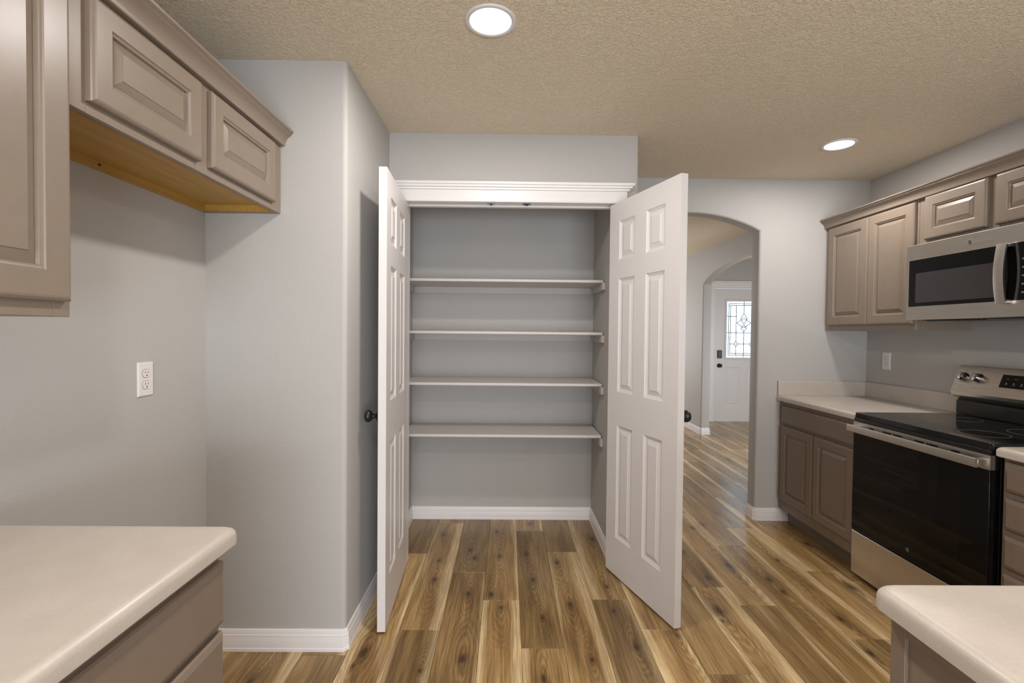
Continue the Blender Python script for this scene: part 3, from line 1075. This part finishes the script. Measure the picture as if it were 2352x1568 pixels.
# steel front as a frame around the black glass
gx0, gx1, gz0, gz1 = .018, .755 - .006, .072, .322
mb = MB()
dx = .528
mb.loops([ring_rect(0, mw, 0, mh, .022), ring_rect(0, mw, 0, mh, .003), ring_rect(0, mw, 0, mh, 0, .003), ring_rect(gx0, gx1, gz0, gz1, 0, 0), ring_rect(gx0, gx1, gz0, gz1, .004, 0), ring_rect(gx0, gx1, gz0, gz1, .022, 0)], False, False)
mb.build('front_frame', M_STEEL, c, smooth=False)
g = MB().prism(fillet([(gx0 + .001, gz0 + .001), (.545, gz0 + .001), (.545, gz1 - .001), (gx0 + .001, gz1 - .001)], {0: .008, 3: .008}), 'Y', .002, .021).build('glass_door', M_BGLASS, c)
MB().prism(fillet([(.060, .092), (.487, .092), (.487, .250), (.060, .250)], {0: .005, 1: .005, 2: .005, 3: .005}), 'Y', .0012, .0022).build('window', M_MWWIN, g)
cp = MB().box(.5465, gx1 - .001, .002, .021, gz0 + .001, gz1 - .001).build('control_panel', M_BGLASS, c)
mbp = MB()
for r_ in range(5):
    for q in range(3):
        mbp.box(.60 + q * .045, .618 + q * .045, .0012, .0018, gz0 + .03 + r_ * .036, gz0 + .037 + r_ * .036)
mbp.build('key_print', M_PRINT, cp)['kind'] = 'stuff'
# bowed handle
hm = MB()
ls = []
for i in range(13):
    t_ = i / 12
    z = .060 + t_ * .268
    bow = -.022 - .014 * math.sin(PI * t_)
    ls.append([(.512 - .0, bow, z), (.534, bow - .004, z), (.556, bow, z), (.554, bow + .010, z), (.534, bow + .008, z), (.514, bow + .010, z)])
hm.loops(ls, True, True)
hd = hm.build('handle', M_STEEL, c, angle=60)
for zz in (.062, .310):
    MB().box(.516, .552, -.020, .003, zz, zz + .016).build('handle_mount', M_STEEL, hd, bevel=.001)


def roundel(parent, x, z, r, y, m, name='emblem'):
    """round monogram badge: ring with two cursive strokes and four small swirls"""
    e = MB().lathe([(r, y + .001), (r, y - .0012), (r * .86, y - .0016), (r * .84, y - .0004), (.0001, y - .0004)], 28, 'Y', (x, 0, z), cap=False).build(name, m, parent, angle=40)
    mb_ = MB()

    def stroke(pts, w_=.0011):
        for (a, b_), (c_, d) in zip(pts[:-1], pts[1:]):
            L_ = math.hypot(c_ - a, d - b_) or 1
            px, pz = -(d - b_) / L_ * w_ / 2, (c_ - a) / L_ * w_ / 2
            vs = []
            for yy_ in (y - .0004, y - .0016):
                vs += [(x + a + px, yy_, z + b_ + pz), (x + c_ + px, yy_, z + d + pz), (x + c_ - px, yy_, z + d - pz), (x + a - px, yy_, z + b_ - pz)]
            mb_.add(vs, [(0, 1, 2, 3), (4, 7, 6, 5), (0, 4, 5, 1), (1, 5, 6, 2), (2, 6, 7, 3), (3, 7, 4, 0)])
    s_ = r * .62
    G = [(.05 + .35 * math.cos(t), .25 + .33 * math.sin(t)) for t in [PI * (.1 + i * .17) for i in range(9)]]
    stroke([(-.35 * s_ + p * s_ * .9, q * s_) for p, q in G] + [(-.05 * s_, -.05 * s_), (-.1 * s_, -.7 * s_), (-.55 * s_, -.6 * s_), (-.3 * s_, -.2 * s_), (.05 * s_, .0)])
    Ee = [(.75, .55), (.5, .8), (.2, .6), (.3, .25), (.55, .15), (.25, .0), (.12, -.4), (.4, -.7), (.8, -.45)]
    stroke([(p * s_, q * s_) for p, q in Ee])
    for kq in range(4):
        a0 = PI / 4 + kq * PI / 2
        stroke([(r * .74 * math.cos(a0 + t), r * .74 * math.sin(a0 + t)) for t in (-.35, -.15, .1, .3)])
    mb_.build('monogram', M_SLOT if m is M_STEEL else M_PRINT, e, smooth=False)
    return e


roundel(c, .364, .363, .0125, -.0002, M_STEEL)

# ------------------------------------------------------------------ right base cabinets
XB = 1.960
c = thing('base_cabinet', (XB, Y3 - .001, 0), RR, 'taupe base cabinet with two doors and a drawer, between archway and range', 'cabinet')
L0 = Y3 - .001
cw = L0 - 2.652
dep = XR - XB
MB().box(0, .016, .019, dep, .1, .866).box(cw - .016, cw, .019, dep, .1, .866).box(.016, cw - .016, .019, dep, .1, .116).box(.016, cw - .016, dep - .01, dep, .116, .866).build('carcass', M_CAB_SHADED, c)
MB().box(.0, cw, .065, .08, .0006, .1).build('toe_kick', M_CAB_SHADED, c)
face_frame(c, cw, .1, .866, [(0, .045), (cw - .04, cw)], [(.045, cw - .04, .1, .185), (.045, cw - .04, .69, .73), (.045, cw - .04, .83, .866)], 0, M_CAB_SHADED)
drawer_front(c, L0 - 3.395, L0 - 2.668, .716, .840, 0, M_CAB_SHADED)
cab_door(c, L0 - 3.395, L0 - 3.040, .168, .698, 0, M_CAB_SHADED, st=.052)
cab_door(c, L0 - 3.030, L0 - 2.668, .168, .698, 0, M_CAB_SHADED, st=.052)
countertop('countertop', 1.928, XR - .001, 2.650, Y3 - .001, 'cream corner countertop with backsplash between archway and range', {}, .9065,
           splash=((1.935, XR - .001, Y3 - .021, Y3 - .001), (XR - .021, XR - .001, 2.655, Y3 - .0215)))

c = thing('base_cabinet', (XB, 1.873, 0), RR, 'taupe cabinet with a stack of four drawers at the right edge', 'cabinet')
cw = 1.873 - 1.42
MB().box(0, .016, .019, dep, .1, .866).box(cw - .016, cw, .019, dep, .1, .866).box(.016, cw - .016, .019, dep, .1, .116).box(.016, cw - .016, dep - .01, dep, .116, .866).build('carcass', M_CAB_SHADED, c)
MB().box(.0, cw, .065, .08, .0006, .1).build('toe_kick', M_CAB_SHADED, c)
face_frame(c, cw, .1, .866, [(0, .03), (cw - .03, cw)], [(.03, cw - .03, .1, .12), (.03, cw - .03, .26, .30), (.03, cw - .03, .41, .45), (.03, cw - .03, .56, .60), (.03, cw - .03, .71, .74), (.03, cw - .03, .845, .866)], 0, M_CAB_SHADED)
for a, b_ in ((.738, .852), (.590, .710), (.440, .564), (.290, .414), (.125, .264)):
    if a == .125:
        continue
    drawer_front(c, .016, cw - .012, a, b_, 0, M_CAB_SHADED)
drawer_front(c, .016, cw - .012, .125, .264, 0, M_CAB_SHADED)
countertop('countertop', 1.925, XR - .001, 1.40, 1.884, 'cream countertop at the right edge, just nearer than the range', {3: .02}, .9065)

# ------------------------------------------------------------------ range
RX, RY0, RY1 = 1.920, 1.889, 2.646
c = thing('range', (RX, RY1, 0), RR, 'freestanding electric range with black glass oven door and steel trim', 'range')
rw = RY1 - RY0
rd = XR - .02 - RX
MB().box(.0, rw, .045, rd, .03, .885).build('body', M_BLKMETAL, c, bevel=.002)
for fx in (.04, rw - .04):
    for fy in (.10, rd - .06):
        MB().lathe([(.018, .0006), (.018, .008), (.010, .012), (.010, .032)], 14, 'Z', (fx, fy, 0)).build('foot', M_BLKMETAL, c)
# cooktop
ct = MB().prism(fillet([(-.001, .004), (rw + .001, .004), (rw + .001, rd - .075), (-.001, rd - .075)], {0: .014, 1: .014}), 'Z', .8855, .914).build('cooktop', M_CERAMIC, c, bevel=.003)
for (bx, by, br) in ((.20, .17, .105), (.56, .17, .085), (.20, .42, .075), (.56, .42, .105)):
    MB().lathe([(br, .9141), (br, .9144), (br - .0015, .9144), (br - .0015, .9141)], 40, 'Z', (bx, by, 0), cap=False).build('burner_ring', M_PRINT, ct)
mb = MB().box(.002, rw - .002, .002, .044, .868, .8853)
mb.build('control_front', M_BLKMETAL, c, bevel=.001)
# vent band with slots
vb = MB()
z0, z1 = .808, .866
xsl = [(.115, .148), (.205, .262), (.272, .330), (.395, .452), (.462, .522), (.585, .628)]
edges = [0.] + [v for p in xsl for v in p] + [rw]
vb.box(0, rw, 0, .02, z0, .818)
vb.box(0, rw, 0, .02, .8505, z1)
for i in range(0, len(edges), 2):
    vb.box(edges[i], edges[i + 1], 0, .02, .818, .8505)
for a, b_ in xsl:
    for zz in (.8265, .8405):
        vb.box(a, b_, 0, .018, zz - .0015, zz + .0015)
vb.build('vent_band', M_STEEL, c, smooth=False)
MB().box(0, rw, .0202, .044, z0, .8675).build('door_edge', M_BLKMETAL, c)
# oven door
dr = MB().box(.001, rw - .001, .0, .044, .270, .8075).build('oven_door', M_BGLASS, c, bevel=.002)
wn = MB().prism(fillet([(.12, .39), (rw - .12, .39), (rw - .12, .70), (.12, .70)], {0: .01, 1: .01, 2: .01, 3: .01}), 'Y', -.0004, .0006).build('oven_window', M_WINGLASS, dr)
roundel(dr, rw / 2, .318, .0125, -.0003, M_BLKMETAL)
# handle
hb = MB().prism(fillet([(-.052, .816), (-.040, .816), (-.040, .853), (-.052, .853)], {0: .004, 3: .004, 1: .003, 2: .003}), 'X', .018, rw - .010)
hb = hb.build('handle', M_STEEL, c, angle=40)
for a in (.018, rw - .040):
    MB().box(a, a + .030, -.041, .0, .819, .850).build('handle_mount', M_STEEL, hb, bevel=.002)
# storage drawer
MB().box(.001, rw - .001, .002, .044, .030, .262).build('storage_drawer', M_STEEL, c, bevel=.002)
# backguard: slanted steel console on a black riser
y_ = lambda X: X - RX
MB().prism([(y_(2.485), .914), (y_(2.545), .914), (y_(2.545), 1.0), (y_(2.500), 1.0), (y_(2.485), .985)], 'X', .003, rw - .003).build('riser', M_BLKMETAL, c, bevel=.004)
bgd = MB().prism(fillet([(y_(2.555), .998), (y_(2.497), .998), (y_(2.461), 1.018), (y_(2.454), 1.038), (y_(2.507), 1.180), (y_(2.555), 1.180)], {3: .006, 4: .005, 2: .006}), 'X', .0, rw).build('control_console', M_STEEL, c, angle=30)
# frame on the slanted face
sl = math.atan2(2.507 - 2.454, 1.180 - 1.038)


def onface(u, x, h=0.):
    """point on the slanted face: u metres up the face, h proud of it"""
    yy = y_(2.454) + math.sin(sl) * u - math.cos(sl) * h
    zz = 1.038 + math.cos(sl) * u + math.sin(sl) * h
    return (x, yy, zz)


def facebox(x0, x1, u0, u1, h0, h1):
    vs = [onface(u, x, h) for x in (x0, x1) for u in (u0, u1) for h in (h0, h1)]
    return MB().add(vs, [(0, 1, 3, 2), (4, 6, 7, 5), (0, 4, 5, 1), (2, 3, 7, 6), (0, 2, 6, 4), (1, 5, 7, 3)])


dsp = facebox(.245, .512, .050, .118, -.001, .0012).build('display_panel', M_BGLASS, bgd)
for q in range(6):
    facebox(.268 + q * .036, .282 + q * .036, .066, .068, .0012, .0015).build('button_print', M_PRINT, dsp)
    facebox(.272 + q * .036, .278 + q * .036, .071, .077, .0012, .0015).build('button_print', M_PRINT, dsp)
facebox(.268, .282, .095, .097, .0012, .0015).build('button_print', M_PRINT, dsp)
facebox(.304, .322, .097, .099, .0012, .0015).build('button_print', M_PRINT, dsp)
for kx in (.047, .128, rw - .128, rw - .047):
    kb = MB()
    prof_k = [(.0001, 0), (.026, 0), (.026, .005), (.0225, .008), (.021, .026), (.019, .030), (.0001, .031)]
    n = 24
    vs = []
    for r_, h in prof_k:
        for q in range(n):
            a = 2 * PI * q / n
            vs.append(onface(.085 + r_ * math.sin(a), kx + r_ * math.cos(a), h))
    fs = []
    for j in range(len(prof_k) - 1):
        for q in range(n):
            fs.append((j * n + q, j * n + (q + 1) % n, (j + 1) * n + (q + 1) % n, (j + 1) * n + q))
    kb.add(vs, fs)
    ko = kb.build('knob', M_CHROME, bgd, angle=40)
    facebox(kx - .004, kx + .004, .085 - .019, .085 + .019, .028, .037).build('knob_grip', M_CHROME, ko, bevel=.001)
    facebox(kx - .0025, kx + .0025, .0335, .0365, 0, .0006).build('knob_mark', M_SLOT, bgd)
    facebox(kx + .000, kx + .012, .121, .1225, 0, .0005).build('knob_mark', M_SLOT, bgd)

# ------------------------------------------------------------------ island / peninsula at the lower right
countertop('island_countertop', .637, 1.45, -.60, .834, 'cream island countertop with rounded corner at the lower right', {3: .030}, .9075)
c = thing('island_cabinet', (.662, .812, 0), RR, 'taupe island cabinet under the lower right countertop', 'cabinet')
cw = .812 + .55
MB().box(0, cw, .019, .76, .1, .866).box(.02, cw - .02, .08, .70, .0006, .1).build('carcass', M_CAB_SHADED, c, bevel=.001)
face_frame(c, cw, .1, .866, [(0, .030), (cw / 2 - .02, cw / 2 + .02), (cw - .04, cw)], [(.030, cw / 2 - .02, .1, .16), (.030, cw / 2 - .02, .84, .866), (cw / 2 + .02, cw - .04, .1, .16), (cw / 2 + .02, cw - .04, .84, .866)], 0, M_CAB_SHADED)
box('side_panel', .030, cw / 2 - .02, .006, .0185, .16, .84, M_CAB_SHADED, c)
box('side_panel', cw / 2 + .02, cw - .04, .006, .0185, .16, .84, M_CAB_SHADED, c)

# ------------------------------------------------------------------ recessed lights


def can(loc, label, power=1.):
    c = thing('recessed_light', (loc[0], loc[1], ZC), 0, label, 'ceiling light', 'recessed ceiling lights')
    MB().lathe([(.091, -.0003), (.091, -.003), (.088, -.006), (.078, -.0065), (.074, -.004), (.074, -.0003)], 48, 'Z', cap=False).build('trim_ring', M_LAMPWHITE, c, angle=50)
    MB().lathe([(.0001, -.0034), (.0735, -.0034), (.0735, -.0004), (.0001, -.0004)], 48, 'Z').build('lens', M_LENS, c, angle=50)
    l = bpy.data.lights.new('lamp', 'AREA')
    l.shape = 'DISK'
    l.size = .14
    l.energy = CAN_POWER * power
    l.color = CAN_COL
    o = bpy.data.objects.new('lamp_light', l)
    COL.objects.link(o)
    o.parent = c
    o.location = (0, 0, -.009)
    return c


can((-.071, 1.733), 'round recessed ceiling light nearest the camera, above the pantry doors')
can((1.905, 2.795), 'smaller looking recessed ceiling light above the corner counter at the right', .72)
can((-.071, -.35), 'recessed ceiling light behind the camera', 1.45)
can((1.30, .40), 'recessed ceiling light above the island', .6)
can((1.30, -1.9), 'recessed ceiling light near the added daylight opening behind the camera')

# ------------------------------------------------------------------ front door
o = slab(DX1 - DX0, DZ - .012, .044, [(.170, .740, .955, 1.840), (.170, .410, .235, .820), (.500, .740, .235, .820)],
         [(0, 0), (.004, -.004), (.012, -.005), (.020, -.001), (.024, .004)], 'door_3', M_DOOR, None, hole=0)
# open back around the glass
bpy.data.objects.remove(o)


def front_door():
    w_, h_, t = DX1 - DX0, DZ - .014, .044
    g = (.172, .738, .955, 1.838)
    lo = [(.172, .400, .232, .818), (.510, .738, .232, .818)]
    mb = MB()
    xs = sorted({0, w_, g[0], g[1], lo[0][1], lo[1][0]})
    zs = sorted({0, h_, g[2], g[3], lo[0][2], lo[0][3]})
    for yf, sg in ((-t, 1), (0, -1)):
        for i in range(len(xs) - 1):
            for j in range(len(zs) - 1):
                a, b_, c_, d = xs[i], xs[i + 1], zs[j], zs[j + 1]
                inside = any(a >= p[0] - 1e-6 and b_ <= p[1] + 1e-6 and c_ >= p[2] - 1e-6 and d <= p[3] + 1e-6 for p in [g] + lo)
                if not inside:
                    mb.add(ring_rect(a, b_, c_, d, yf), [(0, 1, 2, 3)])
        for p in lo:
            mb.loops([ring_rect(*p, yf + sg * d, ins) for ins, d in [(0, 0), (.003, .003), (.010, .006), (.016, .0075)]], cap1=True)
    mb.loops([ring_rect(*g, -t), ring_rect(*g, 0)])
    mb.loops([ring_rect(0, w_, 0, h_, 0), ring_rect(0, w_, 0, h_, -t)])
    o = mb.build('door_3', M_DOOR, smooth=False)
    o.location = (DX0, FY1 + .05, .012)
    struct(o, 'white front door with leaded glass window, seen through both arches', 'door')
    for p in lo:
        raised(p, t, [(.0162, .0074), (.020, .0072), (.036, .003), (.038, .001)], 'raised_panel', M_DOOR, o)
    fr_ = MB()
    for yf, sg in ((-t, -1), (0, 1)):
        fr_.loops([ring_rect(*g, yf, -.022), ring_rect(*g, yf + sg * .006, -.020), ring_rect(*g, yf + sg * .010, -.012), ring_rect(*g, yf + sg * .010, -.002), ring_rect(*g, yf + sg * .003, .012), ring_rect(*g, -t / 2 + sg * .004, .013)])
    fr_.build('glass_frame', M_DOOR, o, smooth=False)
    gl_ = MB().box(g[0] + .011, g[1] - .011, -t / 2 - .003, -t / 2 + .003, g[2] + .011, g[3] - .011).build('glass_pane', M_GLASS, o)
    cm = MB()
    gx, gz = (g[0] + g[1]) / 2, (g[2] + g[3]) / 2

    def bar(x0, z0, x1, z1, w=.009):
        L_ = math.hypot(x1 - x0, z1 - z0)
        px, pz = -(z1 - z0) / L_ * w / 2, (x1 - x0) / L_ * w / 2
        vs = []
        for yy_ in (-t / 2 - .005, -t / 2 - .0031):
            vs += [(x0 + px, yy_, z0 + pz), (x1 + px, yy_, z1 + pz), (x1 - px, yy_, z1 - pz), (x0 - px, yy_, z0 - pz)]
        cm.add(vs, [(0, 1, 2, 3), (4, 7, 6, 5), (0, 4, 5, 1), (1, 5, 6, 2), (2, 6, 7, 3), (3, 7, 4, 0)])
    for i_ in (.050, .075):
        a, b_, c_, d = g[0] + i_, g[1] - i_, g[2] + i_, g[3] - i_
        bar(a, c_, b_, c_); bar(a, d, b_, d); bar(a, c_, a, d); bar(b_, c_, b_, d)
    for sx in (-1, 1):
        bar(gx + sx * .118, g[2] + .05, gx + sx * .118, gz - .22 - .04)
        bar(gx + sx * .118, gz - .22 + .04, gx + sx * .118, g[3] - .075)
        bar(gx + sx * .118, gz - .26, gx + sx * .145, gz - .22); bar(gx + sx * .145, gz - .22, gx + sx * .118, gz - .18)
        bar(gx + sx * .118, gz - .26, gx + sx * .091, gz - .22); bar(gx + sx * .091, gz - .22, gx + sx * .118, gz - .18)
        bar(gx + sx * .145, gz - .22, g[1] - .075 if sx > 0 else g[0] + .075, gz - .22)
        bar(gx + sx * .091, gz - .22, gx, gz - .22)
        bar(g[0] + .012 if sx < 0 else g[1] - .012, gz + .2, gx + sx * .11, gz + .2)
        bar(g[0] + .012 if sx < 0 else g[1] - .012, gz - .05, gx, gz - .05)
        # large nested diamonds
        for (hw, hh_, zc) in ((.050, .085, gz + .165), (.110, .075, gz + .10), (.045, .050, gz + .02)):
            bar(gx, zc + hh_, gx + sx * hw, zc)
            bar(gx + sx * hw, zc, gx, zc - hh_)
    bar(gx, g[2] + .012, gx, gz - .03)
    bar(gx, gz + .25, gx, g[3] - .012)
    cm.build('leaded_came', M_LEAD, o, smooth=False)
    # keypad deadbolt and knob
    kp = MB().prism(fillet([(.044, 1.087 - .012), (.106, 1.087 - .012), (.106, 1.235 - .122), (.044, 1.235 - .122)], {}), 'Y', 0, 0) if False else None
    dbm = MB().prism(fillet([(.047, .955), (.109, .955), (.109, 1.080), (.047, 1.080)], {0: .010, 1: .010, 2: .010, 3: .010}), 'Y', -t - .0002, -t - .030).build('deadbolt_keypad', M_BLACK, o, bevel=.003)
    MB().lathe([(.0001, -t - .0002), (.032, -t - .0002), (.032, -t - .008), (.014, -t - .014), (.012, -t - .030), (.024, -t - .038), (.028, -t - .050), (.022, -t - .062), (.0001, -t - .064)], 24, 'Y', (.078, 0, .845)).build('door_knob', M_BLACK, o, angle=60)
    return o


front_door()
# casing and jamb of the front door
t3 = MB()
t3.box(DX0 - .095, DX0 - .012, FY1 - .016, FY1 - .0004, .0006, 2.045).box(DX1 + .012, DX1 + .095, FY1 - .016, FY1 - .0004, .0006, 2.045)
t3 = struct(t3.build('trim_3', M_TRIM, bevel=.003), 'white casing around the front door', 'casing')
MB().box(DX0 - .10, DX1 + .10, FY1 - .020, FY1 - .0004, 2.046, 2.125).box(DX0 - .112, DX1 + .112, FY1 - .034, FY1 - .0004, 2.1255, 2.145).build('head_casing', M_TRIM, t3, bevel=.003)
MB().box(DX0 - .03, DX0 - .003, FY1, FY1 + .14, .0006, DZ + .002).box(DX1 + .003, DX1 + .03, FY1, FY1 + .14, .0006, DZ + .002).box(DX0 - .03, DX1 + .03, FY1, FY1 + .14, DZ + .003, DZ + .03).build('jamb', M_TRIM, t3)
MB().box(DX0 - .003, DX1 + .003, FY1 + .0, FY1 + .11, .0002, .011).build('threshold', M_TRIM, t3, bevel=.002)
